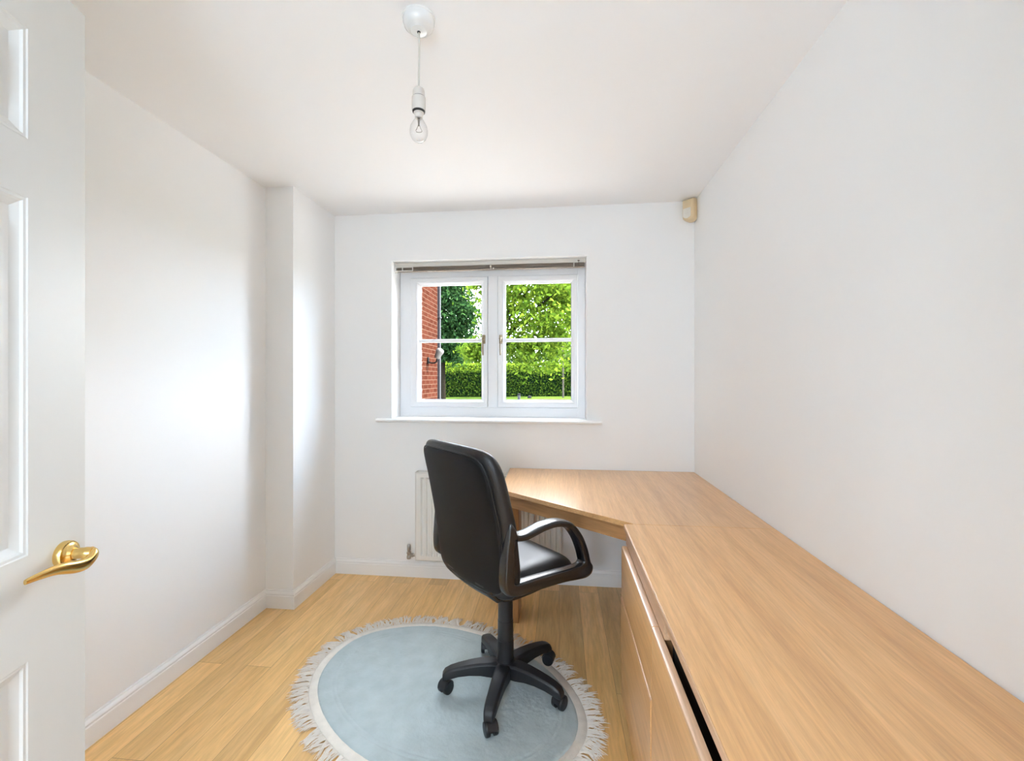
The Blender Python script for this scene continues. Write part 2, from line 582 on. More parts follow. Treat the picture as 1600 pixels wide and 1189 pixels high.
obj('lamp_shade', bm, lm, hl)

# ------------------------------------------------------------------ window
win = tag(empty('window_1', ((WX0 + WX1) / 2, 2.94, WZ0)), kind='structure')
WO = Vector(win.location)


def shift(o):
    o.location = Vector(o.location) - WO
    return o


def frame_prof(w, y0, y1, ch=.006):
    return [(0, y0), (w - ch, y0), (w, y0 + ch), (w, y1), (0, y1)]


FY = 2.955
bm = bmesh.new()
e = .001
x0, x1, z0, z1 = WX0 + e, WX1 - e, WZ0 + e, WZ1 - e
# outer frame with unequal members: four boxes plus mullion
box(bm, x0, -1.030, FY, FY + .07, z0, z1)
box(bm, .123, x1, FY, FY + .07, z0, z1)
box(bm, -1.030, .123, FY, FY + .07, z0, 1.108)
box(bm, -1.030, .123, FY, FY + .07, 2.003, z1)
box(bm, -.485, -.419, FY - .004, FY + .066, 1.108, 2.003)
shift(obj('window_frame', bm, M['upvc'], win, bevel=.003))
bm = bmesh.new()
box(bm, -.505, -.400, FY - .009, FY - .001, 1.085, 1.106)
SA = [(-1.0275, -.4875, .0635, .0425), (-.4165, .1205, .0515, .0405)]
for i, (a, b, wl, wr) in enumerate(SA):
    zs0, zs1 = 1.1105, 2.0005
    bm = bmesh.new()
    gx0, gx1, gz0, gz1 = a + wl, b - wr, zs0 + .050, zs1 - .048
    yf = FY - .014
    # face profile: flat, then sloped glazing bead down to the glass
    def L4(X0, X1, Z0, Z1, y):
        return [bm.verts.new(v) for v in ((X0, y, Z0), (X1, y, Z0), (X1, y, Z1), (X0, y, Z1))]
    lp = [L4(a, b, zs0, zs1, yf + .05), L4(a, b, zs0, zs1, yf + .004), L4(a + .004, b - .004, zs0 + .004, zs1 - .004, yf),
          L4(gx0 - .022, gx1 + .022, gz0 - .022, gz1 + .022, yf), L4(gx0 - .018, gx1 + .018, gz0 - .018, gz1 + .018, yf + .004),
          L4(gx0 - .016, gx1 + .016, gz0 - .016, gz1 + .016, yf + .002), L4(gx0, gx1, gz0, gz1, yf + .018), L4(gx0, gx1, gz0, gz1, yf + .05)]
    for p, q in zip(lp, lp[1:] + lp[:1]):
        for k in range(4):
            bm.faces.new((p[k], p[(k + 1) % 4], q[(k + 1) % 4], q[k]))
    sash = shift(obj('sash', bm, M['upvc'], win, angle=20))
    so = Vector((0, 0, 0))
    def under(o):                       # child of a sash: same world place
        o.parent = sash
        o.location = Vector((0, 0, 0))
        return o
    bm = boxes((gx0 - .004, gx1 + .004, yf + .026, yf + .030, gz0 - .004, gz1 + .004))
    under(obj('glass_pane', bm, M['pane'], smooth=False))
    bm = bmesh.new()
    zb = 1.566
    prism_pts = [(zb - .0125, yf + .024), (zb - .0125, yf + .018), (zb - .006, yf + .012), (zb + .006, yf + .012), (zb + .0125, yf + .018), (zb + .0125, yf + .024)]
    loft(bm, [[Vector((gx0, y, z)) for z, y in prism_pts], [Vector((gx1, y, z)) for z, y in prism_pts]])
    under(obj('glazing_bar', bm, M['upvc'], angle=20))
    bm = bmesh.new()
    rect_ring(bm, gx0 - .001, gx1 + .001, gz0 - .001, gz1 + .001, [(0, yf + .0235), (.0035, yf + .0235), (.0035, yf + .0255), (0, yf + .0255)])
    under(obj('gasket', bm, M['seal'], smooth=False))
    # lever handle on the meeting stile
    hx = b - .024 if i == 0 else a + .022
    s = -1 if i == 0 else 1
    bm = bmesh.new()
    box(bm, hx - .011, hx + .011, yf - .009, yf - .0005, 1.542, 1.602)
    under(obj('handle_plate', bm, M['hbrass'], bevel=.004, seg=3))
    bm = bmesh.new()
    tube(bm, [(hx, yf - .008, 1.574), (hx, yf - .030, 1.574)], .0095, 14)
    lev = spline([(hx, yf - .030, 1.580), (hx + s * .001, yf - .036, 1.562), (hx + s * .001, yf - .040, 1.535), (hx + s * .001, yf - .038, 1.490), (hx + s * .001, yf - .034, 1.462)], 5)
    tube(bm, lev, [.0085] * 4 + [.0062] * (len(lev) - 6) + [.006, .004], 12, flat=.75)
    under(obj('lever_handle', bm, M['hbrass']))
# the window board
bm = bmesh.new()
prof = [(YB + .16, WZ0 - .021), (YB - .030, WZ0 - .021), (YB - .037, WZ0 - .016), (YB - .040, WZ0 - .009), (YB - .037, WZ0 - .003), (YB - .031, WZ0), (YB + .16, WZ0)]
loft(bm, [[Vector((X, y if y < YB else YB, z)) for y, z in prof] for X in (-1.203, .265)])
box(bm, WX0 + .001, WX1 - .001, YB - .001, FY - .002, WZ0 - .0005, WZ0 + .003)
shift(obj('window_sill', bm, M['gloss'], win, angle=50))

# ------------------------------------------------------------------ raised venetian blind
bl = empty('venetian_blind', (-.467, 2.87, 2.083))
tag(bl, 'beige grey slatted venetian blind drawn right up under the window head', 'blind')
def rel(o, root):
    o.location = -Vector(root.location)
    return o
bx0, bx1 = -1.098, .168
bm = bmesh.new()
pr = [(2.850, 2.0835), (2.850, 2.0585), (2.853, 2.0565), (2.888, 2.0565), (2.891, 2.0585), (2.891, 2.0835)]
loft(bm, [[Vector((X, y, z)) for y, z in pr] for X in (bx0, bx1)])
rel(obj('head_rail', bm, M['rail'], bl, angle=25), bl)
bm = bmesh.new()
for k in range(16):
    z = 2.0555 - k * .00115
    yo = .0005 * math.sin(k * 1.7)
    box(bm, bx0 + .008, bx1 - .006, 2.8565 + yo, 2.8815 + yo, z - .0008, z)
rel(obj('slat_stack', bm, M['blind'], bl, smooth=False), bl)
bm = boxes((bx0 + .006, bx1 - .004, 2.857, 2.881, 2.0265, 2.0362))
rel(obj('bottom_rail', bm, M['blind'], bl, bevel=.003), bl)
for X in (bx0 + .045, -.45, bx1 - .075):
    bm = boxes((X - .0035, X + .0035, 2.8535, 2.8555, 2.030, 2.058))
    rel(obj('ladder_tape', bm, M['rail'], bl, smooth=False), bl)
bm = bmesh.new()
box(bm, bx0 - .006, bx0 + .002, 2.846, 2.893, 2.024, 2.084)
box(bm, bx0 + .002, bx0 + .12, 2.8455, 2.8475, 2.0265, 2.032)
box(bm, bx0 + .002, bx0 + .12, 2.8455, 2.8475, 2.051, 2.0555)
box(bm, bx0 + .115, bx0 + .121, 2.8455, 2.8475, 2.0265, 2.0555)
rel(obj('end_bracket', bm, M['clear'], bl, bevel=.001), bl)
bm = bmesh.new()
lathe(bm, [(0, .008), (.005, .006), (.006, 0), (.004, -.007), (0, -.008)], 12, Matrix.Translation((-.45, 2.848, 2.044)))
lathe(bm, [(0, .006), (.005, .004), (.006, 0), (0, -.005)], 12, Matrix.Translation((-.432, 2.848, 2.031)))
rel(obj('cord_toggle', bm, M['lens'], bl), bl)
bm = bmesh.new()
tube(bm, [(bx1 - .045, 2.852, 2.07), (bx1 - .045, 2.846, 2.062), (bx1 - .045, 2.847, 2.024)], .0018, 8)
lathe(bm, [(0, .005), (.007, .003), (.007, -.002), (0, -.004)], 12, Matrix.Translation((bx1 - .045, 2.848, 2.066)))
rel(obj('wand_hook', bm, M['filament'], bl), bl)

# ------------------------------------------------------------------ radiator
rad = empty('radiator', (-.455, 2.755, 0))
tag(rad, 'off-white fluted panel radiator on the wall below the window', 'radiator')
rx0, rx1, rz0, rz1, ryf = -.922, .015, .135, .703, 2.728
bm = bmesh.new()
pitch, n = .0345, 26
xs = rx0 + .030
pts = [(rx0 + .001, ryf + .004), (rx0 + .008, ryf), (xs, ryf)]
for k in range(n):
    a = xs + k * pitch
    pts += [(a + .006, ryf), (a + .012, ryf + .014), (a + .023, ryf + .014), (a + .029, ryf)]
pts = [p for p in pts if p[0] < rx1 - .012] + [(rx1 - .008, ryf), (rx1 - .001, ryf + .004)]
cols = []
for X, Y in pts:
    flat = min(Y, ryf + .004) if Y <= ryf + .005 else ryf
    cols.append([bm.verts.new((X, (ryf + .004), rz0)), bm.verts.new((X, ryf if Y > ryf + .005 else Y, rz0 + .006)), bm.verts.new((X, ryf if Y > ryf + .005 else Y, rz0 + .030)), bm.verts.new((X, Y, rz0 + .042)),
                 bm.verts.new((X, Y, rz1 - .045)), bm.verts.new((X, ryf if Y > ryf + .005 else Y, rz1 - .033)), bm.verts.new((X, ryf if Y > ryf + .005 else Y, rz1 - .010)), bm.verts.new((X, ryf + .004, rz1 - .004))])
for a, b in zip(cols, cols[1:]):
    for k in range(7):
        bm.faces.new((a[k], b[k], b[k + 1], a[k + 1]))
so_ = obj('front_panel', bm, M['rad'], rad, angle=30)
rel(so_, rad)
sm = so_.modifiers.new('solid', 'SOLIDIFY')
sm.thickness = .0015
sm.offset = -1
bm = bmesh.new()
box(bm, rx0, rx1, ryf + .004, ryf + .007, rz1 - .003, rz1)
box(bm, rx0, rx1, 2.788, 2.792, rz1 - .003, rz1)
k = rx0
while k < rx1 - .004:
    box(bm, k, k + .006, ryf + .007, 2.788, rz1 - .003, rz1 - .001)
    k += .0125
rel(obj('top_grille', bm, M['rad'], rad, smooth=False), rad)
for X in (rx0 - .002, rx1 - .001):
    bm = boxes((X, X + .003, ryf + .003, 2.790, rz0 + .01, rz1))
    rel(obj('side_panel', bm, M['rad'], rad, smooth=False), rad)
bm = boxes((rx0 + .02, rx1 - .02, 2.772, 2.784, rz0, rz1 - .03))
rel(obj('back_panel', bm, M['rad'], rad, smooth=False), rad)
for X in (rx0 + .15, rx1 - .18):
    bm = boxes((X, X + .03, 2.784, 2.7995, rz0 + .02, rz1 - .05))
    rel(obj('wall_bracket', bm, M['rad'], rad, smooth=False), rad)
bm = bmesh.new()
vx = -.972
tube(bm, [(vx, 2.752, .142), (vx, 2.799, .142)], .0075, 12)
tube(bm, [(vx, 2.752, .160), (rx0 + .005, 2.752, .160)], .009, 12)
lathe(bm, [(.012, .135), (.015, .14), (.015, .152), (.012, .156), (.012, .166), (.015, .170), (.015, .180), (.009, .184), (.009, .190)], 8, Matrix.Translation((vx, 2.752, 0)))
lathe(bm, [(.014, 0), (.014, .012)], 6, Matrix.Translation((vx + .017, 2.752, .160)) @ Matrix.Rotation(R(90), 4, 'Y'))
rel(obj('lockshield_valve', bm, M['copper'], rad), rad)
bm = bmesh.new()
lathe(bm, [(.009, .186), (.012, .192), (.012, .222), (.009, .228), (0, .229)], 12, Matrix.Translation((vx, 2.752, 0)))
rel(obj('valve_cap', bm, M['copper'], rad), rad)

# ------------------------------------------------------------------ door
ang = R(15.33)
hinge = Vector((-.6525, -.088, 0))
door = tag(empty('door_1', hinge, ang), kind='structure')
# door local: +y from hinge to free edge, +x towards the viewer, leaf in x -0.035..0
DW, DH, DT = .838, 1.98, .035
bm = bmesh.new()
rows = [(.220, .857), (1.026, 1.598), (1.691, 1.868)]
tcols = [(.113, .369), (.469, .725)]                # measured from the free edge
cells = [(DW - b, DW - a, r0, r1) for a, b in tcols for r0, r1 in rows]
zb_ = .006
for side in (0, 1):
    X0 = 0.0 if side == 0 else -DT
    sg = -1 if side == 0 else 1
    ys = sorted({0, DW} | {c[0] for c in cells} | {c[1] for c in cells})
    zs = sorted({zb_, DH} | {c[2] for c in cells} | {c[3] for c in cells})
    for a, b in zip(ys, ys[1:]):
        for c_, d in zip(zs, zs[1:]):
            if any(abs(a - q[0]) < 1e-6 and abs(b - q[1]) < 1e-6 and abs(c_ - q[2]) < 1e-6 and abs(d - q[3]) < 1e-6 for q in cells): continue
            bm.faces.new([bm.verts.new(v) for v in ((X0, a, c_), (X0, b, c_), (X0, b, d), (X0, a, d))])
    for y0, y1, q0, q1 in cells:
        prev = None
        for ins, dp in [(0, 0), (.002, .0015), (.006, .002), (.009, .005), (.016, .0085), (.020, .0105), (.026, .0108), (.031, .0100), (.056, .0035), (.058, .0033)]:
            X = X0 + sg * dp
            lp = [bm.verts.new(v) for v in ((X, y0 + ins, q0 + ins), (X, y1 - ins, q0 + ins), (X, y1 - ins, q1 - ins), (X, y0 + ins, q1 - ins))]
            if prev:
                for k in range(4): bm.faces.new((prev[k], prev[(k + 1) % 4], lp[(k + 1) % 4], lp[k]))
            prev = lp
        bm.faces.new(prev)
for f in (((0, 0), (DW, DW)),):
    pass
for q in (((0, 0, zb_), (-DT, 0, zb_), (-DT, 0, DH), (0, 0, DH)), ((0, DW, zb_), (-DT, DW, zb_), (-DT, DW, DH), (0, DW, DH)),
          ((0, 0, zb_), (0, DW, zb_), (-DT, DW, zb_), (-DT, 0, zb_)), ((0, 0, DH), (0, DW, DH), (-DT, DW, DH), (-DT, 0, DH))):
    bm.faces.new([bm.verts.new(v) for v in q])
obj('door_leaf', bm, M['door'], door, angle=12)
# handle
hy, hz = DW - .047, 1.002
for sg, X0 in ((1, 0.0), (-1, -DT)):
    bm = bmesh.new()
    rot = Matrix.Translation((X0, hy, hz)) @ Matrix.Rotation(R(90 * sg), 4, 'Y')
    lathe(bm, [(.0225, 0), (.0230, .003), (.0226, .008), (.0212, .0105), (.0165, .011), (.0145, .0125), (.0130, .015), (.0110, .018), (0, .018)], 40, rot)
    rose = obj('handle_rose', bm, M['brass'], door, angle=40)
    bm = bmesh.new()
    nk = spline([(X0 + sg * .014, hy, hz), (X0 + sg * .030, hy, hz), (X0 + sg * .042, hy + .002, hz - .002)], 5)
    tube(bm, nk, [.0095] * 6 + [.0105] * (len(nk) - 6), 20)
    lv = spline([(X0 + sg * .037, hy + .009, hz + .002), (X0 + sg * .044, hy + .003, hz - .004), (X0 + sg * .046, hy - .014, hz - .012), (X0 + sg * .045, hy - .036, hz - .010), (X0 + sg * .042, hy - .066, hz - .001), (X0 + sg * .038, hy - .092, hz + .001), (X0 + sg * .033, hy - .112, hz + .000)], 6)
    m_ = len(lv)
    rr = []
    for i in range(m_):
        u = i / (m_ - 1)
        rr.append(.0085 + .0035 * min(1, u / .15) if u < .35 else .012 - .0075 * ((u - .35) / .65) ** 1.3)
    rings = []
    for i, p in enumerate(lv):
        t = (lv[min(i + 1, m_ - 1)] - lv[max(i - 1, 0)]).normalized()
        side = Vector((1, 0, 0)); side = (side - t * side.dot(t)).normalized(); u = side.cross(t)
        tw = .35
        s2, u2 = side * cos(tw) + u * sin(tw), u * cos(tw) - side * sin(tw)
        rings.append([p + s2 * (rr[i] * .62 * cos(2 * pi * k / 16)) + u2 * (rr[i] * 1.0 * sin(2 * pi * k / 16)) for k in range(16)])
    loft(bm, rings)
    lev = obj('lever_handle', bm, M['brass'], door, angle=60)
    lev['label'] = 'curved brass lever'
bm = bmesh.new()
for z in (.25, 1.0, 1.75):
    lathe(bm, [(.006, z - .038), (.006, z + .038)], 12, Matrix.Translation((.003, -.006, 0)))
obj('hinge', bm, M['brass'], door)

# ------------------------------------------------------------------ ceiling pendant
PX, PY = -.423, 1.285
pen = empty('pendant_light', (PX, PY, H))
tag(pen, 'bare clear bulb hanging by a short cord from a white ceiling rose', 'pendant light')
bm = bmesh.new()
lathe(bm, [(.049, 0), (.049, -.004), (.0465, -.006), (.047, -.016), (.044, -.026), (.036, -.034), (.026, -.037), (.024, -.041), (.008, -.043), (0, -.043)], 48)
obj('ceiling_rose', bm, M['porc'], pen, angle=50)
bm = bmesh.new()
lathe(bm, [(.0055, -.0425), (.0045, -.046), (0, -.0465)], 12)
obj('cord_grip', bm, M['dark'], pen)
bm = bmesh.new()
tube(bm, [(.0005, 0, -.045), (.0015, 0, -.09), (.0008, 0, -.15), (0, 0, -.214)], .0028, 10)
obj('cord', bm, M['cord'], pen)
bm = bmesh.new()
lathe(bm, [(0, -.211), (.009, -.212), (.0155, -.217), (.0180, -.224), (.0185, -.2405)], 32)
lathe(bm, [(.0205, -.2430), (.0208, -.266), (.0205, -.281), (.0180, -.284)], 32)
lh = obj('lamp_holder', bm, M['holder'], pen, angle=50)
for pr_ in ([(.0183, -.2395), (.0183, -.2435)], [(.0190, -.2825), (.0185, -.2865), (.0165, -.288)]):
    bm = bmesh.new()
    lathe(bm, pr_, 32)
    obj('collar', bm, M['dark'], pen)
bm = bmesh.new()
lathe(bm, [(.0150, -.284), (.0155, -.290), (.0120, -.292), (.0118, -.303), (.0112, -.304), (0, -.304)], 32)
obj('bulb_cap', bm, M['holder'], pen, angle=50)
bm = bmesh.new()
lathe(bm, [(.0105, -.302), (.0125, -.308), (.0190, -.318), (.0248, -.330), (.0270, -.342), (.0262, -.354), (.0215, -.366), (.0130, -.374), (0, -.377)], 40)
obj('bulb_glass', bm, M['bulb'], pen, angle=80)
bm = bmesh.new()
lathe(bm, [(.004, -.304), (.0028, -.318), (.0018, -.328)], 10)
tube(bm, [(.001, 0, -.322), (.006, 0, -.336), (.009, .002, -.342)], .0006, 6)
tube(bm, [(-.001, 0, -.322), (-.006, 0, -.336), (-.009, -.002, -.342)], .0006, 6)
fl = [(.009 * cos(t * pi / 12 * 1.0), .002 + .006 * sin(t * pi / 12), -.342 - .001 * (t % 2)) for t in range(13)]
tube(bm, fl, .0007, 6)
obj('filament', bm, M['filament'], pen)

# ------------------------------------------------------------------ alarm motion sensor in the corner
pir = empty('motion_sensor', (.788, 2.760, 2.325), R(-45))
tag(pir, 'cream alarm motion sensor high in the corner right of the window', 'motion sensor')
# local: -y faces the room, x across the corner
def shield(w, h0, h1, n=14):
    pts = [(-w, h1), (w, h1)]
    for k in range(n + 1):
        t = pi * k / n
        pts.append((w * cos(t), h0 - (w * .75) * sin(t)))
    return pts
bm = bmesh.new()
secs = []
for dep, s in [(.030, 1.0), (-.005, 1.0), (-.018, .95), (-.028, .80), (-.033, .5)]:
    secs.append([Vector((x * s, dep, z * (.5 + .5 * s))) for x, z in shield(.037, -.035, .068)])
loft(bm, secs)
obj('housing', bm, M['pir'], pir, angle=50)
bm = bmesh.new()
secs = []
for dep, s in [(-.010, 1.0), (-.036, .96), (-.044, .72)]:
    secs.append([Vector((x * s, dep, -.018 + (z + .018) * s)) for x, z in shield(.024, -.034, .010)])
loft(bm, secs)
obj('sensor_lens', bm, M['lens'], pir, angle=50)

# ------------------------------------------------------------------ corner desk, worktop, chest, cupboard
TZ0, TZ1 = .7085, .730
desk = empty('corner_desk', (.25, 2.3, 0))
tag(desk, 'oak corner desk with a slanting front edge in the corner under the window', 'desk')
bm = bmesh.new()
prism(bm, [(-.303, 2.250), (.291, 1.782), (.291, 1.7755), (XR - .003, 1.7755), (XR - .003, 2.797), (-.316, 2.797)], TZ0, TZ1)
rel(obj('desk_top', bm, M['deskX'], desk, bevel=.0018, smooth=False), desk)
d = Vector((.291 + .303, 1.782 - 2.250, 0)).normalized()
nrm = Vector((-d.y, d.x, 0))
a0 = Vector((-.303, 2.250, 0)) + nrm * .028 + d * .050
a1 = Vector((.291, 1.782, 0)) + nrm * .028 - d * .010
def strip(bm, p, q, n_, th, z0, z1):
    pts = [(p.x, p.y), (q.x, q.y), (q.x + n_.x * th, q.y + n_.y * th), (p.x + n_.x * th, p.y + n_.y * th)]
    prism(bm, pts, z0, z1)
def rail(name, p, q, th, z0, z1, m):
    # board whose own y axis runs along its length, so the grain does too
    bm = boxes((-th, 0, 0, (q - p).length, z0, z1))
    o = obj(name, bm, m, desk, bevel=.002, smooth=False)
    o.location = p - Vector(desk.location)
    o.rotation_euler = (0, 0, math.atan2((q - p).y, (q - p).x) - pi / 2)
    return o
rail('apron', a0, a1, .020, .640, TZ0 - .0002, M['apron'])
rail('apron_moulding', a0 - nrm * .010, a1 - nrm * .010, .010, .693, TZ0 - .0002, M['apron'])  # darker oak carries the shade of the groove below the top edge
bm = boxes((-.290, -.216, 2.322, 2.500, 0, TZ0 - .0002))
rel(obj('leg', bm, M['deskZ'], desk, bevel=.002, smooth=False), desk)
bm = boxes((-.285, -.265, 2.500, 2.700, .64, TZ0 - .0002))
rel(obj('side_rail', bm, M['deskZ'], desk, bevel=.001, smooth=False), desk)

TX = .2565
wt_ = empty('worktop', (.54, .85, TZ0))
tag(wt_, 'long oak worktop running along the right wall over the drawers', 'worktop')
bm = bmesh.new()
prism(bm, [(TX, -.095), (XR - .003, -.095), (XR - .003, 1.7748), (TX + .004, 1.7748), (TX, 1.770)], TZ0, TZ1)
rel(obj('top_board', bm, M['deskY'], wt_, bevel=.0016, smooth=False), wt_)
bm = boxes((TX - .0030, TX, -.095, 1.770, TZ0 + .001, TZ1 - .001))
rel(obj('edge_lipping', bm, M['lip'], wt_, bevel=.001, smooth=False), wt_)


def front_board(y0, y1, z0, z1, x0=.2445, th=.020):
    """drawer/door front with a rounded top lip; faces -x"""
    bm = bmesh.new()
    pr = [(x0, z0), (x0, z1 - .007), (x0 + .002, z1 - .002), (x0 + .006, z1), (x0 + th, z1), (x0 + th, z0)]
    loft(bm, [[Vector((x, y, z)) for x, z in pr] for y in (y0, y1)])
    return bm


chest = empty('drawer_chest', (.54, 1.485, 0))
tag(chest, 'oak chest of three drawers under the worktop next to the corner desk', 'drawers')
cy0, cy1 = 1.204, 1.768
bm = bmesh.new()
box(bm, .266, .815, cy0, cy0 + .018, .0, TZ0 - .0003)
box(bm, .266, .815, cy1 - .018, cy1, .0, TZ0 - .0003)
box(bm, .797, .815, cy0 + .018, cy1 - .018, .05, TZ0 - .0003)
box(bm, .266, .797, cy0 + .018, cy1 - .018, .05, .068)
box(bm, .290, .308, cy0 + .018, cy1 - .018, 0, .05)
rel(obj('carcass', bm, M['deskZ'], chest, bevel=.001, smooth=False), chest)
bm = boxes((.262, .280, 1.130, cy1, .652, TZ0 - .0003))
rel(obj('top_rail', bm, M['lip'], chest, bevel=.002, smooth=False), chest)
for z0, z1, xo in ((.452, .645, .2445), (.207, .448, .2420), (.055, .203, .2445)):
    dr = rel(obj('drawer', front_board(cy0 + .001, cy1 - .001, z0, z1, xo), M['deskY'], chest, angle=30), chest)
    dr.data.materials.append(M['lip'])
    for p in dr.data.polygons:
        if p.normal.z > .3: p.material_index = 1

cup = empty('cupboard', (.54, .58, 0))
tag(cup, 'oak cupboard with a dark open gap above its door, nearest the viewer', 'cupboard')
c0, c1 = -.08, 1.203
bm = bmesh.new()
box(bm, .266, .815, c0, c0 + .018, .0, TZ0 - .0003)
box(bm, .300, .815, c1 - .018, c1, .0, TZ0 - .0003)
box(bm, .797, .815, c0 + .018, c1 - .018, .05, TZ0 - .0003)
box(bm, .266, .797, c0 + .018, c1 - .018, .05, .068)
box(bm, .290, .308, c0 + .018, c1 - .018, 0, .05)
rel(obj('carcass', bm, M['hole'], cup, smooth=False), cup)  # boards coloured near black, putting the shade of the open gap into them
for y0, y1 in ((.612, c1 - .001), (.012, .610)):
    dr = rel(obj('door', front_board(y0, y1, .055, .645), M['deskY'], cup, angle=30), cup)
    dr.data.materials.append(M['lip'])
    for p in dr.data.polygons:
        if p.normal.z > .3: p.material_index = 1

# ------------------------------------------------------------------ round rug
RC = Vector((-.497, 1.800, 0))
rug = empty('oval_rug', RC, R(-23.2))
tag(rug, 'oval pale blue rug with a cream border and fringe on the oak floor', 'rug')
RA, RB = .590, .400                       # half axes of the border's inner edge
def rp(o, t, z):
    k = 1 + .006 * sin(3 * t + .6) + .004 * sin(7 * t)
    return Vector(((RA + o) * k * cos(t), (RB + o) * k * sin(t), z))
random.seed(3)
bm = bmesh.new()
NR, NS = 80, 320
def pile_z(x, y, dist):
    z = .0115 + .0014 * noise.noise(Vector((x * 22, y * 22, 0))) + .0012 * noise.noise(Vector((x * 70, y * 70, 3))) + .002 * noise.noise(Vector((x * 5, y * 5, 9)))
    for g in (.062, .080):
        z -= .0028 * math.exp(-((dist - g - .004 * sin(9 * x)) / .0035) ** 2)
    e_ = dist / .018
    if e_ < 1: z *= max(0.0, 1 - (1 - e_) ** 2) ** .5
    return max(z, .003)
rings = [[bm.verts.new((0, 0, .0115))]]
for i in range(1, NR + 1):
    f = (i / NR) ** .75
    rg = []
    for k in range(NS):
        p = rp(0, 2 * pi * k / NS, 0)
        dist = p.length * (1 - f)
        q = p * f
        q.z = pile_z(q.x, q.y, dist)
        rg.append(bm.verts.new(q))
    rings.append(rg)
for k in range(NS): bm.faces.new((rings[0][0], rings[1][k], rings[1][(k + 1) % NS]))
for a, b in zip(rings[1:], rings[2:]):
    for k in range(NS): bm.faces.new((a[k], b[k], b[(k + 1) % NS], a[(k + 1) % NS]))
obj('pile', bm, M['pile'], rug, angle=80)
bm = bmesh.new()
prev = None
for o_, z in [(-.008, .001), (-.004, .006), (.012, .0075), (.026, .0068), (.034, .003), (.036, .0005)]:
    rg = [bm.verts.new(rp(o_, 2 * pi * k / NS, z + .0007 * noise.noise(Vector((k * .5, o_ * 90, 0))))) for k in range(NS)]
    if prev:
        for k in range(NS): bm.faces.new((prev[k], rg[k], rg[(k + 1) % NS], prev[(k + 1) % NS]))
    prev = rg
obj('border', bm, M['cream'], rug, angle=80)
bm = bmesh.new()
t = 0.0
while t < 2 * pi:
    # a tassel: a bunch of strands that share a lean and a curl
    lean = random.gauss(0, .28)
    ln = random.uniform(.055, .082)
    curl = random.gauss(0, .012)
    for s in range(random.randint(5, 7)):
        tt = t + random.uniform(-.006, .006)
        p = rp(.032, tt, random.uniform(.003, .006))
        an = math.atan2(sin(tt) * RA, cos(tt) * RB)
        dirv = Vector((cos(an + lean), sin(an + lean), 0))
        side = Vector((-dirv.y, dirv.x, 0))
        l_ = ln * random.uniform(.75, 1.1)
        c2 = curl + random.gauss(0, .004)
        off = random.gauss(0, .0018)
        lift = random.uniform(.001, .007)
        ph = random.uniform(0, 6)
        path = []
        for q in range(6):
            u = q / 5
            path.append(p + dirv * (l_ * u) + side * (off * u * 2 + c2 * u * u + .0016 * sin(ph + u * 7)) + Vector((0, 0, -.0025 * u + lift * sin(pi * u))))
            path[-1].z = max(path[-1].z, .0018)
        tube(bm, path, [.0017, .0016, .0015, .0014, .0012, .0006], 4, cap=False)
    t += random.uniform(.012, .020)
fr = obj('fringe', bm, M['fringe'], rug, angle=80)
fr['kind'] = 'stuff'

# ------------------------------------------------------------------ office chair
CA = R(45)
RUGZ = .0155
ch = empty('office_chair', (-.224, 1.816, 0), -CA)
tag(ch, 'black leatherette swivel office chair on castors standing on the oval rug', 'chair')


def pslab(bm, bfun, Tf, Tb, xf, NRr=16, NS_=72, p=5.0, q=.5):
    """pillow slab: bfun(theta)->(a,b) outline, thickness front/back, xf(a,b,t)->Vector"""
    rho = [1 - (1 - i / NRr) ** 1.9 for i in range(NRr + 1)]
    def ring(sgn, T, i):
        r = rho[i]
        th = T * max(0.0, 1 - r ** p) ** q
        out = []
        for k in range(NS_):
            a, b = bfun(2 * pi * k / NS_)
            out.append(bm.verts.new(xf(a * r, b * r, sgn * th)))
        return out
    outer = ring(1, 0, NRr)
    for sgn, T in ((1, Tf), (-1, Tb)):
        prev = outer
        for i in range(NRr - 1, 0, -1):
            rg = ring(sgn, T, i)
            for k in range(NS_):
                bm.faces.new((prev[k], prev[(k + 1) % NS_], rg[(k + 1) % NS_], rg[k]))
            prev = rg
        c_ = bm.verts.new(xf(0, 0, sgn * T))
        for k in range(NS_):
            bm.faces.new((prev[k], prev[(k + 1) % NS_], c_))


def sup(A, B, n):
    def f(t):
        c_, s_ = cos(t), sin(t)
        return (A * math.copysign(abs(c_) ** (2 / n), c_), B * math.copysign(abs(s_) ** (2 / n), s_))
    return f


def back_y(z):
    u = (z - .50) / .56
    return -.165 - .070 * u - .030 * u * u + .012 * sin(pi * min(max(u, 0), 1))
def back_xf(off, taper=1.0):
    def f(a, b, t):
        z = .778 + b
        u = (z - .50) / .56
        wv = .99 + .02 * sin(pi * u) - .045 * max(0, u - .45)
        return Vector((a * wv, back_y(z) + off + t + .40 * a * a, z - .12 * a * a * (1 if b > 0 else -1.6)))
    return f
bm = bmesh.new()
pslab(bm, sup(.258, .285, 8), .040, .036, back_xf(0), p=9, q=.5)
obj('backrest', bm, M['vinyl'], ch, angle=80)
bm = bmesh.new()
pslab(bm, sup(.228, .260, 8.0), .012, .014, back_xf(-.030), p=16, q=.5)
obj('back_panel', bm, M['vinyl2'], ch, angle=80)
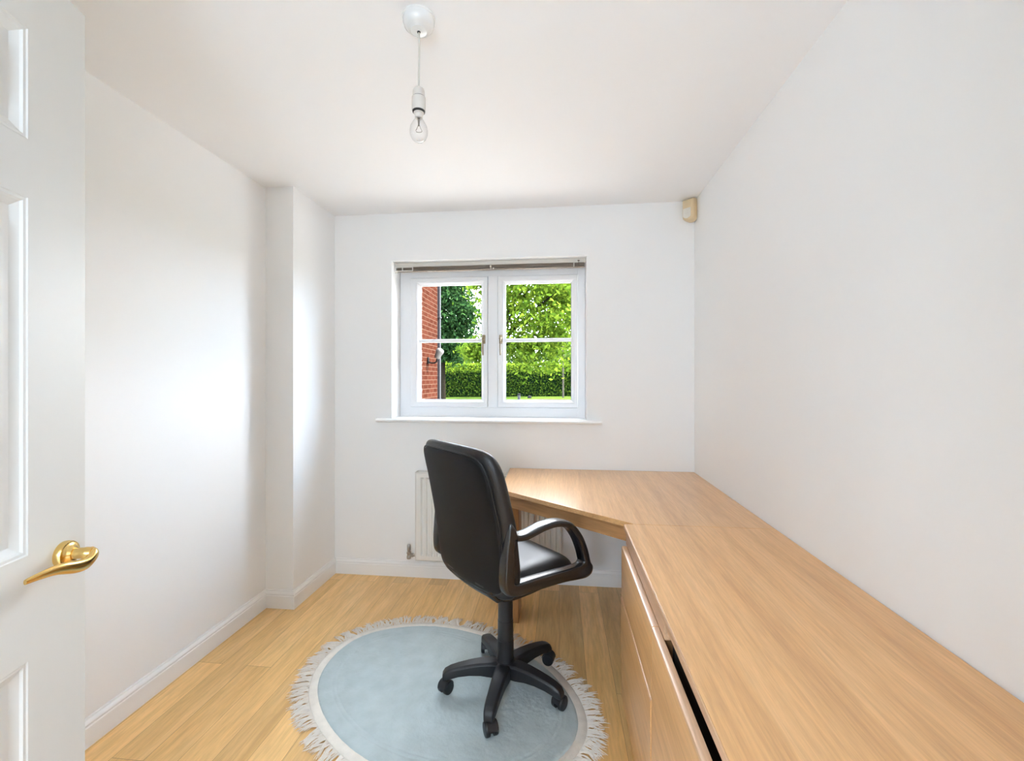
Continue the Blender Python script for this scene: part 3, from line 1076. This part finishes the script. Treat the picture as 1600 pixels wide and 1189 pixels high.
# piped seam around the back panel
bm = bmesh.new()
f_ = sup(.231, .263, 8.0)
xf_ = back_xf(-.0335)
ring = [xf_(*f_(2 * pi * k / 96), 0) for k in range(96)]
rings = []
for k in range(96):
    tg = (ring[(k + 1) % 96] - ring[k - 1]).normalized()
    s1 = tg.cross(Vector((0, 1, 0))).normalized()
    s2 = s1.cross(tg)
    rings.append([bm.verts.new(ring[k] + .0028 * (cos(j * pi / 4) * s1 + sin(j * pi / 4) * s2)) for j in range(8)])
for k in range(96):
    a, b = rings[k], rings[(k + 1) % 96]
    for j in range(8): bm.faces.new((a[j], a[(j + 1) % 8], b[(j + 1) % 8], b[j]))
obj('piping', bm, M['vinyl'], ch, angle=80)

def seat_xf(zc):
    def f(a, b, t):
        y = .015 + b
        z = zc + t
        if y > .08: z -= 1.6 * (y - .08) ** 2
        z += .25 * a * a * (1 if t > 0 else 0) * .5
        return Vector((a, y, z))
    return f
bm = bmesh.new()
pslab(bm, sup(.212, .222, 5.0), .046, .030, seat_xf(.545), p=8, q=.5)
obj('seat', bm, M['vinyl'], ch, angle=80)
# shell: curved sheet from under the seat up behind the backrest
bm = bmesh.new()
pr = spline([(.16, .500), (.02, .487), (-.10, .484), (-.165, .497), (-.192, .530), (-.200, .580)], 5)
sec = []
for i, p in enumerate(pr):
    w = .195 - .035 * (i / len(pr))
    row = []
    for k in range(9):
        u = -1 + 2 * k / 8
        row.append(Vector((u * w, p.x + (.40 * (u * w) ** 2 if i > len(pr) * .55 else 0), p.y + .35 * (u * w) ** 2 * (1 if i < len(pr) * .55 else .2))))
    sec.append(row)
vv = [[bm.verts.new(v) for v in row] for row in sec]
for a, b in zip(vv, vv[1:]):
    for k in range(8): bm.faces.new((a[k], a[k + 1], b[k + 1], b[k]))
sh = obj('seat_shell', bm, M['plastic'], ch, angle=80)
sm = sh.modifiers.new('solid', 'SOLIDIFY')
sm.thickness = .012
sm.offset = 1

# armrests: closed loops
outer = [(-.252, .800), (-.243, .822), (-.228, .806), (-.200, .776), (-.150, .770), (-.060, .783), (.020, .781), (.085, .757), (.140, .700), (.172, .640), (.190, .585),
         (.206, .560), (.200, .535), (.170, .525), (.120, .530), (.030, .543), (-.120, .554), (-.215, .560), (-.255, .578), (-.266, .620), (-.262, .700)]
inner = [(-.222, .745), (-.219, .752), (-.212, .752), (-.196, .749), (-.148, .746), (-.060, .759), (.012, .757), (.066, .737), (.108, .692), (.136, .640), (.150, .600),
         (.150, .592), (.140, .585), (.115, .583), (.070, .586), (.000, .592), (-.110, .600), (-.185, .604), (-.206, .612), (-.218, .640), (-.222, .700)]
def am(p):
    return (0, p[0] + .050 + (.014 if p[0] < -.21 else 0), 1.31 - (1.31 - p[1]) * 1.03)
os_ = spline([am(p) for p in outer], 5, closed=True)
is_ = spline([am(p) for p in inner], 5, closed=True)
for s in (1, -1):
    bm = bmesh.new()
    rows = []
    N = len(os_)
    for i in range(N):
        o_, n_ = os_[i], is_[i]
        cen = (o_ + n_) / 2
        hw = .026 + (.003 if o_.z > .74 else 0)
        xc = .236
        sec = []
        for k in range(16):
            t = 2 * pi * k / 16 + pi / 16
            cx = math.copysign(abs(cos(t)) ** .5, cos(t))
            sx = math.copysign(abs(sin(t)) ** .5, sin(t))
            sec.append(bm.verts.new(Vector((s * (xc + hw * cx), 0, 0)) + cen + (o_ - n_) * .5 * sx))
        rows.append(sec)
    for i in range(N):
        a, b = rows[i], rows[(i + 1) % N]
        for k in range(16): bm.faces.new((a[k], a[(k + 1) % 16], b[(k + 1) % 16], b[k]))
    obj('armrest', bm, M['plastic'], ch, angle=60)
# mechanism, gas column, star base
bm = bmesh.new()
box(bm, -.075, .075, -.10, .11, .425, .486)
box(bm, -.17, .17, -.015, .015, .474, .488)
obj('tilt_mechanism', bm, M['plastic'], ch, bevel=.010, seg=3)
z0 = RUGZ
bm = bmesh.new()
lathe(bm, [(.037, .098 + z0), (.0355, .120 + z0), (.0350, .135 + z0), (.0340, .205 + z0), (.0330, .206 + z0), (.0325, .285 + z0), (.0315, .286 + z0), (.0310, .36), (.0300, .425)], 32)
obj('gas_column', bm, M['base'], ch, angle=40)
bm = bmesh.new()
lathe(bm, [(.030, .062 + z0), (.042, .066 + z0), (.047, .085 + z0), (.047, .104 + z0), (.042, .116 + z0), (.036, .119 + z0)], 32)
obj('base_hub', bm, M['base'], ch, angle=50)
# star directions in world: -96, -24, 48, 120, 192 deg
for k in range(5):
    wa = R(-97 + 72 * k)
    la = wa + CA                       # local angle (chair is turned by -CA)
    cr = Matrix.Rotation(la, 4, 'Z')
    bm = bmesh.new()
    st = [(.020, .114, .060, .031), (.060, .121, .062, .0305), (.105, .120, .070, .0285), (.150, .115, .072, .0265), (.195, .107, .068, .0245), (.228, .099, .060, .0225), (.250, .089, .054, .0205), (.261, .074, .053, .0175)]
    secs = []
    for r, zt, zb, w in st:
        zt += z0; zb += z0
        secs.append([cr @ Vector((r, y, z)) for y, z in ((-w, zb), (w, zb), (w, zt - .009), (w * .72, zt - .001), (0, zt), (-w * .72, zt - .001), (-w, zt - .009))])
    loft(bm, secs)
    obj('base_leg', bm, M['base'], ch, bevel=.003, angle=50)
    # castor
    sw = la + R([35, 80, -60, -20, 50][k])
    c0_ = cr @ Vector((.240, 0, 0))
    T = Matrix.Translation((c0_.x, c0_.y, z0)) @ Matrix.Rotation(sw, 4, 'Z')
    bm = bmesh.new()
    for sg in (-1, 1):
        W = T @ Matrix.Translation((.012, sg * .008, .0255)) @ Matrix.Rotation(R(-90 * sg), 4, 'X')
        lathe(bm, [(.0255, 0), (.0255, .011), (.0235, .0155), (.016, .017), (0, .0165)], 28, W)
    ca = obj('castor', bm, M['base'], ch, angle=40)
    bm = bmesh.new()
    lathe(bm, [(.006, .040), (.0075, .046), (.0075, .068)], 12, T)
    hd = []
    for q in range(11):
        a = R(5 + 165 * q / 10)
        hd.append((.012 + .0285 * cos(a), .0255 + .0285 * sin(a)))
    inn = [(.012 + .0262 * cos(R(5 + 165 * q / 10)), .0255 + .0262 * sin(R(5 + 165 * q / 10))) for q in range(10, -1, -1)]
    sec = hd + inn
    loft(bm, [[T @ Vector((x, y, z)) for x, z in sec] for y in (-.019, .019)])
    hdo = obj('castor_hood', bm, M['base'], ca, angle=50)

# ------------------------------------------------------------------ outside
GZ = -.10
struct('ground_lawn', boxes((-40, 40, 3.3, 95, GZ - .3, GZ)), M['grass'], smooth=False)
bm = boxes((-2.19, 5, YB + .386, 8.5, GZ, GZ + .03))
struct('bounce_paving', bm, M['bounce_paving'], smooth=False)  # unseen pale slab added to bounce daylight up to the ceiling
bm = bmesh.new()
prism(bm, [(-2.2, 26.5), (1.3, 26.0), (1.9, 28.4), (-1.2, 29.2), (-2.1, 28.4)], GZ, GZ + .012)
tag(obj('garden_path', bm, M['path'], smooth=False), 'pale sandy patch of path on the lawn before the hedge', 'path')

bw = empty('brick_building', (-3.5, 5.4, GZ))
tag(bw, 'red brick wing of the building seen at the left of the window', 'building')
bm = boxes((-5.5, -2.2, 3.2, 7.74, GZ, 5.4))
rel(obj('brick_wall', bm, M['brick'], bw, smooth=False), bw)
bm = boxes((-5.6, -2.05, 3.1, 7.9, 5.4, 5.55))
rel(obj('eaves_board', bm, M['upvc'], bw, smooth=False), bw)
dp = empty('downpipe', (-2.19, 7.80, GZ))
tag(dp, 'grey downpipe running down the far corner of the brick wall', 'downpipe')
bm = boxes((-2.225, -2.162, 7.775, 7.84, GZ, 5.39))
rel(obj('pipe', bm, M['pipe'], dp, bevel=.006), dp)
for z in (.9, 2.4, 3.9):
    bm = boxes((-2.235, -2.152, 7.742, 7.85, z, z + .03))
    rel(obj('pipe_bracket', bm, M['pipe'], dp, bevel=.003), dp)
# wall lamp
wl = empty('wall_lantern', (-2.2, 7.15, 1.60))
tag(wl, 'white globe lamp on a black bracket fixed to the brick wall', 'wall lamp')
bm = bmesh.new()
box(bm, 0, .02, -.035, .035, -.055, .055)
obj('wall_plate', bm, M['black'], wl, bevel=.006)
bm = bmesh.new()
tube(bm, spline([(.015, 0, -.02), (.07, 0, -.04), (.13, 0, -.035), (.155, 0, -.005), (.158, 0, .03)], 5), .012, 10)
obj('bracket_arm', bm, M['black'], wl)
bm = bmesh.new()
T = Matrix.Translation((.155, 0, .035)) @ Matrix.Rotation(R(25), 4, 'Y')
lathe(bm, [(.030, 0), (.045, .012), (.052, .05), (.058, .09), (.068, .12), (.066, .150), (.045, .175), (0, .185)], 28, T)
obj('lamp_shade', bm, M['lampglass'], wl, angle=60)

def mesh_from(name, verts, faces, m, parent=None):
    me = bpy.data.meshes.new(name)
    me.from_pydata(verts, [], faces)
    me.materials.append(m)
    o = bpy.data.objects.new(name, me)
    C.objects.link(o)
    if parent: o.parent = parent
    return o


def add_leaf(V, F, p, size, rnd, up=.4):
    n = Vector((rnd.gauss(0, 1), rnd.gauss(0, 1), rnd.gauss(0, 1) + up))
    n.normalize()
    a = n.orthogonal().normalized()
    a = Matrix.Rotation(rnd.uniform(0, 6.28), 3, n) @ a
    b = n.cross(a)
    i = len(V)
    V += [p - a * size, p - a * size * .1 + b * size * .48, p + a * size, p - a * size * .1 - b * size * .48]
    F.append((i, i + 1, i + 2, i + 3))


def crown(V, F, c, rad, nclump, nleaf, size, seed, flat=1.0, spread=.42):
    rnd = random.Random(seed)
    for _ in range(nclump):
        while True:
            d = Vector((rnd.uniform(-1, 1), rnd.uniform(-1, 1), rnd.uniform(-1, 1)))
            if .35 < d.length < 1: break
        q = Vector((c[0] + d.x * rad[0], c[1] + d.y * rad[1], c[2] + d.z * rad[2]))
        for _ in range(nleaf):
            p = q + Vector((rnd.gauss(0, spread), rnd.gauss(0, spread), rnd.gauss(0, spread * .55 * flat)))
            add_leaf(V, F, p, size * rnd.uniform(.6, 1.2), rnd)


def tree(name, base, c, rad, nclump, nleaf, size, m, seed, label, bark='bark', tr=.14, group=None, branches=7, extra=()):
    t = empty(name, base)
    tag(t, label, 'tree', group)
    rnd = random.Random(seed + 50)
    bm = bmesh.new()
    B = Vector(base)
    top = Vector(c) + Vector((0, 0, rad[2] * .5))
    mid = B.lerp(top, .5) + Vector(((B.x - top.x) * .38, 0, 0))
    tk = spline([B - B, mid - B, top - B], 6)
    tube(bm, tk, [tr * (1 - .75 * i / (len(tk) - 1)) for i in range(len(tk))], 10)
    for k in range(branches):
        s = tk[int(len(tk) * rnd.uniform(.3, .85))]
        a = rnd.uniform(0, 6.28)
        e = (Vector(c) - B) + Vector((cos(a) * rad[0] * .8, sin(a) * rad[1] * .8, rnd.uniform(-.5, .7) * rad[2]))
        tube(bm, spline([s, s.lerp(e, .5) + Vector((0, 0, .2)), e], 4), [tr * .35] * 4 + [tr * .2] * 4 + [tr * .08], 6)
    obj('trunk', bm, M[bark], t)
    V, F = [], []
    crown(V, F, Vector(c) - B, rad, nclump, nleaf, size, seed)
    for ec, er, en in extra:
        crown(V, F, Vector(ec) - B, er, en, nleaf, size, seed + 9, spread=.25)
    mesh_from('foliage', V, F, m, t)
    return t


tree('dark_tree', (-6.2, 22.9, GZ), (-6.15, 22.9, 4.7), (1.65, 1.5, 2.6), 150, 110, .12, M['leaf_dark'], 11,
     'dark green tree beside the brick wall behind the hedge', tr=.16)
tree('leafy_tree', (-2.85, 18.3, GZ), (-.90, 18.3, 4.6), (2.1, 1.8, 3.0), 140, 85, .12, M['leaf_bright'], 21,
     'large bright green tree filling the right-hand window pane', tr=.17,
     extra=[((-3.35, 18.2, 2.5), (.45, .5, .55), 12), ((-3.3, 18.2, 5.3), (.35, .4, .3), 4)])
tree('slender_tree', (.27, 31.3, GZ), (.2, 31.3, 6.9), (2.0, 1.6, 2.2), 70, 70, .17, M['leaf_bright'], 31,
     'slender young tree with a thin pale trunk on the lawn before the hedge', bark='palebark', tr=.075, branches=4)
BG = [(-10.2, 42, 3.3, 2.3, 'round green tree far beyond the hedge, behind the dark tree'),
      (-4.9, 50, 3.6, 2.6, 'low green tree beyond the hedge, between the two nearer trees'),
      (.6, 42.5, 3.6, 2.6, 'mid green tree beyond the hedge, behind the centre of the window'),
      (7.4, 49, 4.0, 3.0, 'mid green tree beyond the hedge, at the right edge of the window')]
for i, (x, y, z, r, lb_) in enumerate(BG):
    tree('distant_tree', (x, y, GZ), (x, y, z), (r, r, r * .85), 80, 60, .22, M['leaf_mid'], 60 + i, lb_, group='trees beyond the hedge', tr=.2)

# hedge, receding slightly to the right
hg = empty('clipped_hedge', (-2, 33, GZ))
tag(hg, 'long clipped green hedge across the far side of the lawn', 'hedge')
ha = R(14)
HL0, HL1, HD, HH = -13, 14, 1.6, 2.40
Mh = Matrix.Rotation(ha, 4, 'Z')
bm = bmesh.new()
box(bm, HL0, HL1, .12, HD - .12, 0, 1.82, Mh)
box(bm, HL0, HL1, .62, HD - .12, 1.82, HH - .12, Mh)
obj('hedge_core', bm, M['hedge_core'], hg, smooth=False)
V, F, V2, F2 = [], [], [], []
rnd = random.Random(5)
for _ in range(15000):
    x = rnd.uniform(HL0, HL1)
    z = rnd.uniform(.05, HH)
    y = rnd.gauss(.08, .06) + max(0, z - 1.85) * 1.1
    add_leaf(V, F, Mh @ Vector((x, y, z)), rnd.uniform(.06, .12), rnd)
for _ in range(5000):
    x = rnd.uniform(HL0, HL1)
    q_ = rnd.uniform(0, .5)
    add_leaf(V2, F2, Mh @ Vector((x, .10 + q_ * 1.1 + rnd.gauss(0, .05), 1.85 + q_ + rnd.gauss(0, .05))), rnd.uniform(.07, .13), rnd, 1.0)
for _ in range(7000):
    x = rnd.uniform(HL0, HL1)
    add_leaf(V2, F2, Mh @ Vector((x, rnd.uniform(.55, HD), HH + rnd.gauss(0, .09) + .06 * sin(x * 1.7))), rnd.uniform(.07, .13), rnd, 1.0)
mesh_from('foliage', V, F, M['leaf_hedge'], hg)
mesh_from('sunlit_young_shoots', V2, F2, M['leaf_sunlit_shoot'], hg)['label'] = 'lime green young shoots along the hedge top, sunlight put into their colour'

bo = empty('bollard', (-2.45, 26.6, GZ))
tag(bo, 'short dark bollard standing on the lawn before the hedge', 'bollard')
bm = bmesh.new()
lathe(bm, [(.085, 0), (.085, .34), (.08, .36)], 20)
obj('post', bm, M['pipe'], bo)
bm = bmesh.new()
lathe(bm, [(.07, .36), (.095, .365), (.095, .42), (.07, .45), (0, .46)], 20)
obj('cap', bm, M['black'], bo)
bm = bmesh.new()
lathe(bm, [(.0, .20), (.09, .17), (.15, .09), (.17, 0)], 12)
for v in bm.verts: v.co += Vector((noise.noise(v.co * 9), noise.noise(v.co * 9 + Vector((3, 3, 3))), 0)) * .04
st = obj('garden_stone', bm, M['black'], loc=(-2.05, 30.2, GZ))
tag(st, 'small dark stone lying on the lawn right of the bollard', 'stone')
